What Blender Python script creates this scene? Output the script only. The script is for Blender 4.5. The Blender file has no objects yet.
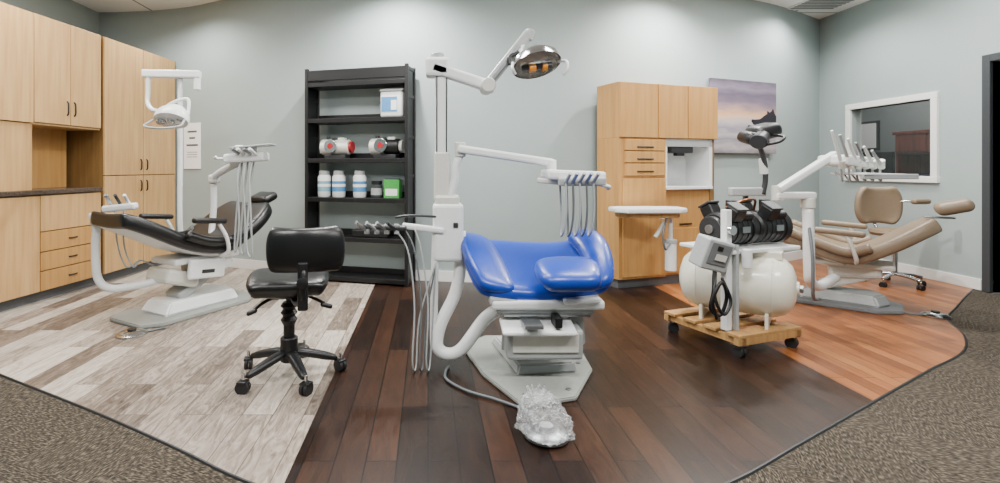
import bpy, bmesh, math, random
from mathutils import Vector, Matrix, noise
random.seed(4)
sc = bpy.context.scene

# ---------------------------------------------------------------- materials
def lin(c):
    c = c.lstrip('#'); v = [int(c[i:i+2], 16)/255 for i in (0, 2, 4)]
    return tuple([(x/12.92 if x <= .04045 else ((x+.055)/1.055)**2.4) for x in v]) + (1,)
def M(name, col, rough=.5, metal=0., bump=0., scale=40., var=.06, trans=0., emit=0., coat=0.):
    m = bpy.data.materials.new(name); m.use_nodes = True
    nt = m.node_tree; b = nt.nodes['Principled BSDF']
    c = lin(col)
    tc = nt.nodes.new('ShaderNodeTexCoord')
    n = nt.nodes.new('ShaderNodeTexNoise'); n.inputs['Scale'].default_value = scale
    nt.links.new(tc.outputs['Object'], n.inputs['Vector'])
    r = nt.nodes.new('ShaderNodeValToRGB')
    r.color_ramp.elements[0].position = .3; r.color_ramp.elements[1].position = .7
    r.color_ramp.elements[0].color = tuple(x*(1-var) for x in c[:3])+(1,)
    r.color_ramp.elements[1].color = tuple(min(1, x*(1+var)) for x in c[:3])+(1,)
    nt.links.new(n.outputs['Fac'], r.inputs['Fac'])
    nt.links.new(r.outputs['Color'], b.inputs['Base Color'])
    b.inputs['Roughness'].default_value = rough
    b.inputs['Metallic'].default_value = metal
    b.inputs['Transmission Weight'].default_value = trans
    b.inputs['Coat Weight'].default_value = coat
    if emit:
        b.inputs['Emission Color'].default_value = c; b.inputs['Emission Strength'].default_value = emit
    if bump:
        bp = nt.nodes.new('ShaderNodeBump'); bp.inputs['Strength'].default_value = bump
        bp.inputs['Distance'].default_value = .01
        nt.links.new(n.outputs['Fac'], bp.inputs['Height']); nt.links.new(bp.outputs['Normal'], b.inputs['Normal'])
    return m

def wood_mat(name, ramp, plank_w, plank_l, rough=.35, mortar='#1a120c', contrast=.5, knots=0., gs=(1.6, 17), msize=.0022, spec=.5):
    """planks running along world Y"""
    m = bpy.data.materials.new(name); m.use_nodes = True
    nt = m.node_tree; N = nt.nodes; L = nt.links; b = N['Principled BSDF']
    tc = N.new('ShaderNodeTexCoord'); sep = N.new('ShaderNodeSeparateXYZ'); L.new(tc.outputs['Object'], sep.inputs[0])
    cmb = N.new('ShaderNodeCombineXYZ'); L.new(sep.outputs['Y'], cmb.inputs['X']); L.new(sep.outputs['X'], cmb.inputs['Y'])
    br = N.new('ShaderNodeTexBrick'); L.new(cmb.outputs[0], br.inputs['Vector'])
    br.inputs['Scale'].default_value = 1; br.inputs['Brick Width'].default_value = plank_l
    br.inputs['Row Height'].default_value = plank_w; br.inputs['Mortar Size'].default_value = msize
    br.inputs['Mortar Smooth'].default_value = .1; br.inputs['Bias'].default_value = 0
    br.inputs['Color1'].default_value = (0, 0, 0, 1); br.inputs['Color2'].default_value = (1, 1, 1, 1)
    br.inputs['Mortar'].default_value = (.5, .5, .5, 1)
    br.offset = .37; br.offset_frequency = 2
    add = N.new('ShaderNodeVectorMath'); add.operation = 'MULTIPLY_ADD'
    L.new(br.outputs['Color'], add.inputs[0]); add.inputs[1].default_value = (7, 3, 5)
    mp = N.new('ShaderNodeMapping'); mp.inputs['Scale'].default_value = (gs[0], gs[1], 1)
    L.new(cmb.outputs[0], mp.inputs['Vector']); L.new(mp.outputs[0], add.inputs[2])
    ns = N.new('ShaderNodeTexNoise'); ns.inputs['Scale'].default_value = 1.3; ns.inputs['Detail'].default_value = 10
    ns.inputs['Roughness'].default_value = .68; ns.inputs['Distortion'].default_value = .6+knots
    L.new(add.outputs[0], ns.inputs['Vector'])
    mix = N.new('ShaderNodeMix'); mix.data_type = 'FLOAT'; mix.inputs[0].default_value = contrast
    L.new(br.outputs['Color'], mix.inputs[2]); L.new(ns.outputs['Fac'], mix.inputs[3])
    cr = N.new('ShaderNodeValToRGB'); L.new(mix.outputs[0], cr.inputs['Fac'])
    e = cr.color_ramp.elements
    e[0].position = ramp[0][0]; e[0].color = lin(ramp[0][1]); e[1].position = ramp[-1][0]; e[1].color = lin(ramp[-1][1])
    for p, c in ramp[1:-1]:
        k = e.new(p); k.color = lin(c)
    mm = N.new('ShaderNodeMix'); mm.data_type = 'RGBA'
    L.new(br.outputs['Fac'], mm.inputs[0]); L.new(cr.outputs['Color'], mm.inputs[6]); mm.inputs[7].default_value = lin(mortar)
    L.new(mm.outputs[2], b.inputs['Base Color'])
    b.inputs['Roughness'].default_value = rough; b.inputs['Specular IOR Level'].default_value = spec
    bp = N.new('ShaderNodeBump'); bp.inputs['Strength'].default_value = .3; bp.inputs['Distance'].default_value = .004
    L.new(ns.outputs['Fac'], bp.inputs['Height']); L.new(bp.outputs[0], b.inputs['Normal'])
    return m

def maple_mat(name, a, bcol, rough=.4):
    m = bpy.data.materials.new(name); m.use_nodes = True
    nt = m.node_tree; N = nt.nodes; L = nt.links; b = N['Principled BSDF']
    tc = N.new('ShaderNodeTexCoord'); mp = N.new('ShaderNodeMapping'); mp.inputs['Scale'].default_value = (22, 22, 1.3)
    L.new(tc.outputs['Object'], mp.inputs[0])
    ns = N.new('ShaderNodeTexNoise'); ns.inputs['Scale'].default_value = 1.5; ns.inputs['Detail'].default_value = 5
    L.new(mp.outputs[0], ns.inputs['Vector'])
    cr = N.new('ShaderNodeValToRGB'); cr.color_ramp.elements[0].position = .3; cr.color_ramp.elements[1].position = .72
    cr.color_ramp.elements[0].color = lin(a); cr.color_ramp.elements[1].color = lin(bcol)
    L.new(ns.outputs['Fac'], cr.inputs[0]); L.new(cr.outputs[0], b.inputs['Base Color'])
    b.inputs['Roughness'].default_value = rough
    return m

def carpet_mat():
    m = bpy.data.materials.new('carpet_tiles'); m.use_nodes = True
    nt = m.node_tree; N = nt.nodes; L = nt.links; b = N['Principled BSDF']
    tc = N.new('ShaderNodeTexCoord')
    rot = N.new('ShaderNodeMapping'); rot.inputs['Rotation'].default_value = (0, 0, .35); L.new(tc.outputs['Object'], rot.inputs[0])
    ch = N.new('ShaderNodeTexChecker'); ch.inputs['Scale'].default_value = 2.0
    L.new(rot.outputs[0], ch.inputs['Vector'])
    outs = []
    for s in ((170, 40, 1), (40, 170, 1)):
        mp = N.new('ShaderNodeMapping'); mp.inputs['Scale'].default_value = s; L.new(rot.outputs[0], mp.inputs[0])
        n = N.new('ShaderNodeTexNoise'); n.inputs['Scale'].default_value = 1.; n.inputs['Detail'].default_value = 2
        L.new(mp.outputs[0], n.inputs['Vector']); outs.append(n)
    mix = N.new('ShaderNodeMix'); mix.data_type = 'FLOAT'
    L.new(ch.outputs['Fac'], mix.inputs[0]); L.new(outs[0].outputs['Fac'], mix.inputs[2]); L.new(outs[1].outputs['Fac'], mix.inputs[3])
    cr = N.new('ShaderNodeValToRGB'); e = cr.color_ramp.elements
    e[0].position = .38; e[0].color = lin('#28241f'); e[1].position = .68; e[1].color = lin('#6b6254')
    k = e.new(.52); k.color = lin('#423b33')
    L.new(mix.outputs[0], cr.inputs[0]); L.new(cr.outputs[0], b.inputs['Base Color'])
    b.inputs['Roughness'].default_value = .95; b.inputs['Specular IOR Level'].default_value = .15
    bp = N.new('ShaderNodeBump'); bp.inputs['Strength'].default_value = .4; bp.inputs['Distance'].default_value = .004
    L.new(mix.outputs[0], bp.inputs['Height']); L.new(bp.outputs[0], b.inputs['Normal'])
    return m

def tile_mat():
    m = bpy.data.materials.new('ceiling_tiles'); m.use_nodes = True
    nt = m.node_tree; N = nt.nodes; L = nt.links; b = N['Principled BSDF']
    tc = N.new('ShaderNodeTexCoord')
    br = N.new('ShaderNodeTexBrick'); L.new(tc.outputs['Object'], br.inputs['Vector'])
    br.offset = 0; br.inputs['Scale'].default_value = 1; br.inputs['Brick Width'].default_value = 1.2
    br.inputs['Row Height'].default_value = .6; br.inputs['Mortar Size'].default_value = .014
    br.inputs['Color1'].default_value = lin('#f4f4f2'); br.inputs['Color2'].default_value = lin('#eaeae8')
    br.inputs['Mortar'].default_value = lin('#8a8a88')
    L.new(br.outputs['Color'], b.inputs['Base Color']); b.inputs['Roughness'].default_value = .9
    return m

def art_mat():
    m = bpy.data.materials.new('seascape_print'); m.use_nodes = True
    nt = m.node_tree; N = nt.nodes; L = nt.links; b = N['Principled BSDF']
    tc = N.new('ShaderNodeTexCoord'); sep = N.new('ShaderNodeSeparateXYZ'); L.new(tc.outputs['Generated'], sep.inputs[0])
    mp = N.new('ShaderNodeMapping'); mp.inputs['Scale'].default_value = (2.2, 1, 7); mp.inputs['Rotation'].default_value = (0, .35, 0); L.new(tc.outputs['Generated'], mp.inputs[0])
    ns = N.new('ShaderNodeTexNoise'); ns.inputs['Scale'].default_value = 1.6; ns.inputs['Detail'].default_value = 7; L.new(mp.outputs[0], ns.inputs['Vector'])
    ma = N.new('ShaderNodeMath'); ma.operation = 'MULTIPLY_ADD'; ma.inputs[1].default_value = .2; L.new(ns.outputs['Fac'], ma.inputs[0])
    sub = N.new('ShaderNodeMath'); sub.operation = 'SUBTRACT'; sub.inputs[1].default_value = .1; L.new(sep.outputs['Z'], sub.inputs[0])
    L.new(sub.outputs[0], ma.inputs[2])
    cr = N.new('ShaderNodeValToRGB'); L.new(ma.outputs[0], cr.inputs[0]); e = cr.color_ramp.elements
    e[0].position = 0; e[0].color = lin('#6f6a70'); e[1].position = 1; e[1].color = lin('#4d4454')
    for p, c in ((.1, '#a39a9a'), (.17, '#7b7680'), (.26, '#a8a0a2'), (.33, '#857f8a'), (.41, '#a8a0a4'), (.48, '#c8ac96'), (.53, '#d0a27a'), (.6, '#a28580'), (.7, '#6c5f70'), (.8, '#5a4f60'), (.9, '#7a6e80')):
        k = e.new(p); k.color = lin(c)
    L.new(cr.outputs[0], b.inputs['Base Color']); b.inputs['Roughness'].default_value = .5
    return m

WHITE = M('enamel_white', '#e4e6e6', .3, var=.02)
OFFW = M('plastic_offwhite', '#cfcec5', .38, var=.03)
CREAM = M('tank_cream_enamel', '#e0ddcd', .28, var=.02, coat=.3)
LGREY = M('plastic_light_grey', '#a3a6a6', .4, var=.04)
PLATEG = M('base_plate_grey', '#8c8f8a', .45, var=.05)
MGREY = M('plate_mid_grey', '#6d7072', .45, var=.06)
DGREY = M('dark_grey_metal', '#3a3b3d', .4, .4)
CHROME = M('chrome', '#c8cacc', .16, 1., var=.02)
STEEL = M('brushed_steel', '#9da0a3', .32, .9)
BLACK = M('black_vinyl', '#0c0c0e', .33, var=.1, bump=.08, scale=180)
BLKP = M('black_plastic', '#101012', .42, var=.1)
BLKS = M('black_shelf_laminate', '#08080a', .45, var=.1)
BLUE = M('blue_vinyl', '#0a389c', .33, var=.05, bump=.06, scale=160, coat=.1)
TAUPE = M('taupe_vinyl', '#7c6b57', .42, var=.07, bump=.1, scale=120)
WALL = M('wall_paint_sage_grey', '#9aa6a5', .6, var=.012, scale=6, bump=.03)
TRIMW = M('trim_white', '#e2e2de', .4, var=.01)
GREYT = M('cove_base_grey', '#55575a', .5)
MAPLE = maple_mat('maple_laminate', '#b98f5b', '#cba56f')
MAPLE2 = maple_mat('maple_laminate_warm', '#b08147', '#c29458')
MAPD = maple_mat('maple_carcass', '#735630', '#8a6b40')
PINE = maple_mat('pine_lumber', '#9c7140', '#b6905a', .6)
GRAN = M('granite_counter', '#4a3d34', .25, var=.5, scale=90)
RED = M('red_plastic', '#a31420', .4)
LBLUE = M('label_blue', '#4c86b8', .5)
LGREEN = M('label_green', '#3fa045', .5)
PAPER = M('paper_white', '#f0f0ec', .8, var=.01)
INK = M('ink_grey', '#55585a', .8)
HOSE = M('grey_hose', '#9a9fa0', .45)
HOSED = M('grey_hose_dark', '#5c6164', .45)
RUB = M('caster_rubber', '#18181a', .6)
LENS = M('lamp_lens', '#e8e8e0', .08, trans=.85, var=0)
AMBER = M('lamp_amber', '#d08020', .25)
PANEL = M('troffer_diffuser', '#ffffff', .5, emit=5., var=0)
CAN = M('downlight_lamp', '#fff4e2', .5, emit=30., var=0)
# thin window pane: mostly clear with a faint constant reflection
GLASSD = bpy.data.materials.new('window_glass'); GLASSD.use_nodes = True
_n = GLASSD.node_tree; _n.nodes.clear()
_o = _n.nodes.new('ShaderNodeOutputMaterial'); _m = _n.nodes.new('ShaderNodeMixShader'); _t = _n.nodes.new('ShaderNodeBsdfTransparent'); _g = _n.nodes.new('ShaderNodeBsdfGlossy')
_g.inputs['Roughness'].default_value = .02; _m.inputs[0].default_value = .07
_n.links.new(_t.outputs[0], _m.inputs[1]); _n.links.new(_g.outputs[0], _m.inputs[2]); _n.links.new(_m.outputs[0], _o.inputs[0])

# ---------------------------------------------------------------- helpers
class Root:
    def __init__(s, name, loc=(0, 0, 0), rz=0., world=False):
        e = bpy.data.objects.new(name, None); sc.collection.objects.link(e)
        e.empty_display_size = .1
        e.location = loc; e.rotation_euler = (0, 0, rz); s.e = e
        s.m = Matrix.Translation(loc) @ Matrix.Rotation(rz, 4, 'Z'); s.world = world
class Sub:
    """world-space parts hung on an existing root"""
    def __init__(s, root): s.e = root.e; s.m = root.m; s.world = True
def link(name, me, root, mats):
    for m in (mats if isinstance(mats, (list, tuple)) else [mats]): me.materials.append(m)
    o = bpy.data.objects.new(name, me); sc.collection.objects.link(o)
    if isinstance(root, (Root, Sub)):
        o.parent = root.e
        if root.world: o.matrix_parent_inverse = root.m.inverted()
    elif root is not None: o.parent = root
    return o
def smooth(me, v=True):
    for p in me.polygons: p.use_smooth = v
def box(name, root, c, s, mat, rot=(0, 0, 0), bev=.004, seg=2):
    bm = bmesh.new(); bmesh.ops.create_cube(bm, size=1)
    bmesh.ops.scale(bm, vec=s, verts=bm.verts)
    if bev: bmesh.ops.bevel(bm, geom=list(bm.edges), offset=min(bev, min(s)*.45), segments=seg, affect='EDGES', profile=.5)
    me = bpy.data.meshes.new(name); bm.to_mesh(me); bm.free()
    if seg > 3: smooth(me)
    o = link(name, me, root, mat); o.location = c; o.rotation_euler = rot
    return o
def bx(name, root, a, b, mat, bev=.003):
    c = [(a[i]+b[i])/2 for i in range(3)]; s = [abs(b[i]-a[i]) for i in range(3)]
    return box(name, root, c, s, mat, bev=bev)
def lathe(name, root, prof, mat, loc=(0, 0, 0), direction=(0, 0, 1), n=28, scale=(1, 1)):
    vs = []; fs = []
    for r, z in prof:
        for i in range(n):
            a = 2*math.pi*i/n; vs.append((r*math.cos(a)*scale[0], r*math.sin(a)*scale[1], z))
    for j in range(len(prof)-1):
        for i in range(n):
            k = (i+1) % n; fs.append((j*n+i, j*n+k, (j+1)*n+k, (j+1)*n+i))
    fs.append(tuple(reversed(range(n)))); fs.append(tuple(range((len(prof)-1)*n, len(prof)*n)))
    q = Vector(direction).to_track_quat('Z', 'Y').to_matrix().to_4x4()
    me = bpy.data.meshes.new(name); me.from_pydata([tuple(q @ Vector(v)) for v in vs], [], fs); me.update()
    smooth(me)
    try: me.set_sharp_from_angle(angle=math.radians(40))
    except Exception: pass
    o = link(name, me, root, mat); o.location = loc; return o
def cyl(name, root, p0, p1, r, mat, r2=None, n=22, bev=.0):
    r2 = r if r2 is None else r2; L = (Vector(p1)-Vector(p0)).length
    b = bev or min(r, r2, L/2)*.12
    return lathe(name, root, [(max(r-b, .0001), 0), (r, b), (r2, L-b), (max(r2-b, .0001), L)], mat, p0, Vector(p1)-Vector(p0), n)
def catmull(pts, n=8):
    P = [Vector(p) for p in pts]
    if len(P) < 3: return P
    P = [2*P[0]-P[1]]+P+[2*P[-1]-P[-2]]; out = []
    for i in range(1, len(P)-2):
        for k in range(n):
            t = k/n; a, b, c, d = P[i-1:i+3]
            out.append(.5*((2*b)+(c-a)*t+(2*a-5*b+4*c-d)*t*t+(-a+3*b-3*c+d)*t**3))
    out.append(P[-2]); return out
def tube(name, root, pts, r, mat, n=10, sm=8, straight=False):
    P = [Vector(p) for p in pts] if straight else catmull(pts, sm)
    vs = []; fs = []; up = None
    for i, p in enumerate(P):
        t = (P[min(i+1, len(P)-1)]-P[max(i-1, 0)]).normalized()
        if up is None:
            up = t.orthogonal().normalized()
        up = (up-t*up.dot(t)).normalized(); w = t.cross(up)
        for k in range(n):
            a = 2*math.pi*k/n; vs.append(tuple(p+r*(math.cos(a)*up+math.sin(a)*w)))
    for j in range(len(P)-1):
        for k in range(n):
            q = (k+1) % n; fs.append((j*n+k, j*n+q, (j+1)*n+q, (j+1)*n+k))
    fs.append(tuple(reversed(range(n)))); fs.append(tuple(range((len(P)-1)*n, len(P)*n)))
    me = bpy.data.meshes.new(name); me.from_pydata(vs, [], fs); me.update(); smooth(me)
    return link(name, me, root, mat)
def prism(name, root, poly, z0, z1, mat, bev=.004, seg=2, taper=1.0):
    bm = bmesh.new(); cx = sum(p[0] for p in poly)/len(poly); cy = sum(p[1] for p in poly)/len(poly)
    a = [bm.verts.new((x, y, z0)) for x, y in poly]
    b = [bm.verts.new((cx+(x-cx)*taper, cy+(y-cy)*taper, z1)) for x, y in poly]
    n = len(poly); bm.faces.new(list(reversed(a))); bm.faces.new(b)
    for i in range(n): bm.faces.new((a[i], a[(i+1) % n], b[(i+1) % n], b[i]))
    bmesh.ops.recalc_face_normals(bm, faces=bm.faces)
    if bev: bmesh.ops.bevel(bm, geom=list(bm.edges), offset=bev, segments=seg, affect='EDGES')
    me = bpy.data.meshes.new(name); bm.to_mesh(me); bm.free()
    return link(name, me, root, mat)
def prism_xz(name, root, poly, y0, y1, mat, bev=.004):
    bm = bmesh.new()
    a = [bm.verts.new((x, y0, z)) for x, z in poly]; b = [bm.verts.new((x, y1, z)) for x, z in poly]; n = len(poly)
    bm.faces.new(a); bm.faces.new(list(reversed(b)))
    for i in range(n): bm.faces.new((a[i], b[i], b[(i+1) % n], a[(i+1) % n]))
    bmesh.ops.recalc_face_normals(bm, faces=bm.faces)
    if bev: bmesh.ops.bevel(bm, geom=list(bm.edges), offset=bev, segments=2, affect='EDGES')
    me = bpy.data.meshes.new(name); bm.to_mesh(me); bm.free()
    return link(name, me, root, mat)
def gridpad(name, root, rows, th, mat, lv=2):
    """cushion lofted over a control grid"""
    vs = [tuple(p) for r in rows for p in r]; n = len(rows[0]); fs = []
    for j in range(len(rows)-1):
        for i in range(n-1): fs.append((j*n+i, j*n+i+1, (j+1)*n+i+1, (j+1)*n+i))
    me = bpy.data.meshes.new(name); me.from_pydata(vs, [], fs); me.update()
    bm = bmesh.new(); bm.from_mesh(me)
    avg = sum((f.normal.z for f in bm.faces))
    if avg < 0: bmesh.ops.reverse_faces(bm, faces=bm.faces)
    bm.to_mesh(me); bm.free(); smooth(me)
    o = link(name, me, root, mat)
    s = o.modifiers.new('s', 'SOLIDIFY'); s.thickness = th; s.offset = -1
    b = o.modifiers.new('u', 'SUBSURF'); b.levels = lv; b.render_levels = lv
    return o
def pathpad(name, root, path, th, mat, dip=.02):
    rows = []
    for x, z, w in path:
        rows.append([(x, w*k, z-dip*(1-abs(k))) for k in (-1, -.82, -.3, .3, .82, 1)])
    return gridpad(name, root, rows, th, mat)
def pad(name, root, c, s, mat, rot=(0, 0, 0), r=.45):
    return box(name, root, c, s, mat, rot, bev=min(s)*r, seg=5)
def caster(root, tag, p, r=.03, ang=0.):
    x, y = p; c, s = math.cos(ang), math.sin(ang)
    cyl('caster_stem_'+tag, root, (x, y, r*1.6), (x, y, r*3), r*.25, CHROME, n=10)
    for k in (-1, 1):
        cyl('caster_wheel_'+tag+('a' if k < 0 else 'b'), root, (x+k*.004*c, y+k*.004*s, r), (x+k*.022*c, y+k*.022*s, r), r, RUB, n=18)
    box('caster_hood_'+tag, root, (x, y, r*1.75), (r*1.5, r*1.5, r*.5), BLKP, (0, 0, ang), .006)

# ---------------------------------------------------------------- room
WP = [(-5.2, 6.75), (-4.35, 6.62), (-3.2, 6.42), (-2.3, 6.0), (-1.33, 5.63), (-.2, 5.34), (.8, 5.22), (1.8, 5.32), (3.1, 5.78), (4.3, 6.25), (5.4, 6.9), (5.8, 7.15)]
def interp(tab, X):
    pts = tab
    for i in range(len(pts)-1):
        if pts[i][0] <= X <= pts[i+1][0]:
            a = pts[max(i-1, 0)]; b = pts[i]; c = pts[i+1]; d = pts[min(i+2, len(pts)-1)]
            h = c[0]-b[0]; t = (X-b[0])/h
            m0 = (c[1]-a[1])/(c[0]-a[0])*h; m1 = (d[1]-b[1])/(d[0]-b[0])*h
            return (2*t**3-3*t*t+1)*b[1]+(t**3-2*t*t+t)*m0+(-2*t**3+3*t*t)*c[1]+(t**3-t*t)*m1
    return pts[0][1] if X < pts[0][0] else pts[-1][1]
def wallY(X): return interp(WP, X)
def wallA(X): return math.atan2(wallY(X+.05)-wallY(X-.05), .1)
CP = [(-5, 4.2), (-4.35, 3.9), (-3.4, 3.4), (-2.48, 2.9), (-1.59, 2.43), (-1.06, 2.13), (-.68, 1.905), (-.2, 1.72), (.3, 1.66), (.7, 1.72), (1.15, 1.905),
      (1.61, 2.17), (2.26, 2.55), (2.98, 2.97), (3.5, 3.27), (3.85, 3.6), (4.1, 3.95), (4.54, 4.3), (5.06, 4.7), (5.6, 5.1)]
CEIL = 3.25; XL = -4.35; XR = 5.4; YN = -2.5

def sheet(name, root, fy0, fy1, x0, x1, z, mat, n=60, th=.006):
    bm = bmesh.new(); A = []; B = []
    for i in range(n+1):
        X = x0+(x1-x0)*i/n
        A.append((X, fy0(X))); B.append((X, fy1(X)))
    ta = [bm.verts.new((x, y, z)) for x, y in A]; tb = [bm.verts.new((x, y, z)) for x, y in B]
    ba = [bm.verts.new((x, y, z-th)) for x, y in A]
    for i in range(n):
        bm.faces.new((ta[i], ta[i+1], tb[i+1], tb[i])); bm.faces.new((ba[i], ba[i+1], ta[i+1], ta[i]))
    me = bpy.data.meshes.new(name); bm.to_mesh(me); bm.free()
    return link(name, me, root, mat)
fl = box('floor', None, ((XL+XR)/2, 2.3, -.05), (XR-XL+.3, 10.0, .1), carpet_mat(), bev=0)
GW = wood_mat('grey_washed_planks', [(.27, '#40372f'), (.4, '#6e6156'), (.49, '#8d8175'), (.58, '#a3998d'), (.75, '#c4bbaf')], .15, .92, rough=.42, mortar='#4a4037', contrast=.7, knots=1.8, gs=(3.0, 14), spec=.4)
DW = wood_mat('dark_walnut_planks', [(.2, '#0e0806'), (.42, '#21140e'), (.6, '#321f15'), (.85, '#462d1f')], .127, 1.25, rough=.3, mortar='#060302', contrast=.68, knots=.7, gs=(2.6, 13), msize=.003, spec=.3)
OW = wood_mat('oak_honey_planks', [(.15, '#54290f'), (.4, '#7c4722'), (.6, '#93592e'), (.85, '#a8733f')], .085, .95, rough=.33, mortar='#3a1f0e', contrast=.66, gs=(2, 16), spec=.4)
def fchild(o):
    o.parent = fl; o.matrix_parent_inverse = Matrix.Translation(fl.location).inverted()
yb = lambda X: interp(CP, X)
for nm, a, b, mt in (('planks_grey', XL, -.545, GW), ('planks_walnut', -.545, 2.285, DW), ('planks_oak', 2.285, XR, OW)):
    fchild(sheet(nm, None, yb, wallY, a, b, .006, mt))
pl = [(x, yb(x)) for x in [XL+(XR-XL)*i/120 for i in range(121)]]
bm = bmesh.new(); prev = None
for i, (x, y) in enumerate(pl):
    a = pl[max(i-1, 0)]; c = pl[min(i+1, 120)]; t = Vector((c[0]-a[0], c[1]-a[1])).normalized(); nrm = Vector((-t.y, t.x))
    q = [bm.verts.new((x+nrm.x*s, y+nrm.y*s, z)) for s, z in ((-.01, .001), (-.005, .007), (.001, .008), (.004, .006))]
    if prev:
        for k in range(3): bm.faces.new((prev[k], q[k], q[k+1], prev[k+1]))
    prev = q
me = bpy.data.meshes.new('r'); bm.to_mesh(me); bm.free(); fchild(link('reducer_strip', me, None, BLKP))

def curved_wall(name, off0, off1, z0, z1, x0, x1, mat, n=90):
    bm = bmesh.new(); rings = []
    for i in range(n+1):
        X = x0+(x1-x0)*i/n; y = wallY(X)
        rings.append([bm.verts.new((X, y+off0, z0)), bm.verts.new((X, y+off0, z1)), bm.verts.new((X, y+off1, z1)), bm.verts.new((X, y+off1, z0))])
    for i in range(n):
        for k in range(4):
            j = (k+1) % 4; bm.faces.new((rings[i][k], rings[i+1][k], rings[i+1][j], rings[i][j]))
    bm.faces.new(rings[0]); bm.faces.new(list(reversed(rings[-1])))
    bmesh.ops.recalc_face_normals(bm, faces=bm.faces)
    me = bpy.data.meshes.new(name); bm.to_mesh(me); bm.free(); smooth(me)
    try: me.set_sharp_from_angle(angle=math.radians(30))
    except Exception: pass
    return link(name, me, None, mat)
curved_wall('wall_back', 0, .14, 0, CEIL, XL-.1, XR+.1, WALL)
curved_wall('baseboard_back', -.014, 0, .006, .115, -3.1, 1.74, TRIMW)
curved_wall('trim_1', -.014, 0, .006, .115, 3.15, XR-.02, TRIMW, 40)
bx('wall_left', None, (XL-.12, YN, 0), (XL, 6.75, CEIL), WALL, 0)
bx('wall_front', None, (XL-.12, YN-.12, 0), (XR+.12, YN, CEIL), WALL, 0)
def multi(name, boxes, mat, parent=None):
    bm = bmesh.new()
    for a, b in boxes:
        r = bmesh.ops.create_cube(bm, size=1); vv = r['verts']
        bmesh.ops.scale(bm, vec=[abs(b[i]-a[i]) for i in range(3)], verts=vv)
        bmesh.ops.translate(bm, vec=[(a[i]+b[i])/2 for i in range(3)], verts=vv)
    me = bpy.data.meshes.new(name); bm.to_mesh(me); bm.free(); return link(name, me, parent, mat)
X2 = XR+.12; WY0, WY1, WZ0, WZ1 = 5.35, 6.37, 1.11, 1.94; DY0, DY1, DZ = 3.9, 4.78, 2.22
multi('wall_right', [((XR, YN, 0), (X2, DY0, CEIL)), ((XR, DY0, DZ), (X2, DY1, CEIL)), ((XR, DY1, 0), (X2, WY0, CEIL)),
                     ((XR, WY0, 0), (X2, WY1, WZ0)), ((XR, WY0, WZ1), (X2, WY1, CEIL)), ((XR, WY1, 0), (X2, 7.1, CEIL))], WALL)
bx('baseboard_right', None, (XR-.014, DY1+.09, .006), (XR, 6.86, .115), TRIMW)
ce = multi('ceiling', [((XL-.12, YN-.12, CEIL), (XR+.12, 7.2, CEIL+.1))], tile_mat())
w = Root('window_1', (XR, 5.86, 1.5), world=True)
for nm, a, b in (('frame_top', (XR-.03, WY0-.07, WZ1), (X2, WY1+.07, WZ1+.07)), ('frame_bottom', (XR-.04, WY0-.08, WZ0-.07), (X2, WY1+.08, WZ0)),
                 ('frame_near', (XR-.03, WY0-.07, WZ0), (X2, WY0, WZ1)), ('frame_far', (XR-.03, WY1, WZ0), (X2, WY1+.07, WZ1))):
    bx(nm, w, a, b, TRIMW, .006)
bx('glass', w, (XR+.05, WY0, WZ0), (XR+.054, WY1, WZ1), GLASSD, 0)
DARKW = M('office_wall', '#767c7b', .7)
multi('wall_office', [((7.6, 2.8, 0), (7.7, 9.2, CEIL)), ((X2, 9.1, 0), (7.7, 9.2, CEIL)), ((X2, 2.8, 0), (7.7, 2.9, CEIL)), ((X2, 2.8, CEIL), (7.7, 9.2, CEIL+.1)), ((X2, 5.0, 0), (7.6, 5.06, CEIL))], DARKW)
multi('floor_office', [((X2, 2.8, -.1), (7.7, 9.2, 0))], M('office_carpet', '#3c3834', .9))
d = Root('office_desk', (7.1, 7.6, 0), world=True)
WD = maple_mat('mahogany', '#4a2015', '#7a3828')
bx('top', d, (6.7, 6.6, .72), (7.5, 8.4, .76), WD); bx('side_a', d, (6.75, 6.65, 0), (7.45, 6.7, .72), WD); bx('side_b', d, (6.75, 8.3, 0), (7.45, 8.35, .72), WD)
bx('hutch_side_a', d, (7.15, 6.65, .76), (7.5, 6.69, 1.72), WD); bx('hutch_side_b', d, (7.15, 7.6, .76), (7.5, 7.64, 1.72), WD); bx('hutch_back', d, (7.46, 6.65, .76), (7.5, 7.64, 1.72), WD)
bx('hutch_shelf', d, (7.15, 6.65, 1.4), (7.5, 7.64, 1.44), WD); bx('hutch_top', d, (7.12, 6.62, 1.7), (7.5, 7.67, 1.75), WD)
bx('hutch_door_a', d, (7.13, 6.66, 1.44), (7.15, 7.14, 1.7), WD); bx('hutch_door_b', d, (7.13, 7.15, 1.44), (7.15, 7.63, 1.7), WD)
bx('binders', d, (7.25, 7.3, .762), (7.45, 7.58, 1.1), LBLUE); bx('paper_tray', d, (7.2, 6.75, 1.02), (7.45, 7.2, 1.06), PAPER); bx('tray_stack', d, (7.2, 6.75, .762), (7.45, 7.2, 1.02), DGREY)
mo = Root('office_monitor', (7.25, 8.0, .765), world=True)
bx('screen', mo, (7.2, 7.75, 1.1), (7.24, 8.3, 1.45), BLKP); bx('stand', mo, (7.2, 8.0, .765), (7.24, 8.06, 1.12), BLKP); bx('foot', mo, (7.12, 7.93, .762), (7.32, 8.13, .775), BLKP)
pr = Root('framed_office_print', (7.58, 8.65, 1.75), world=True)
bx('frame', pr, (7.565, 8.4, 1.5), (7.598, 8.85, 2.0), BLKP); bx('sheet', pr, (7.56, 8.44, 1.54), (7.566, 8.81, 1.96), PAPER)
dr = Root('door_1', (XR, 4.34, 0), world=True)
DOORF = M('door_frame_charcoal', '#35383b', .45)
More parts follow.
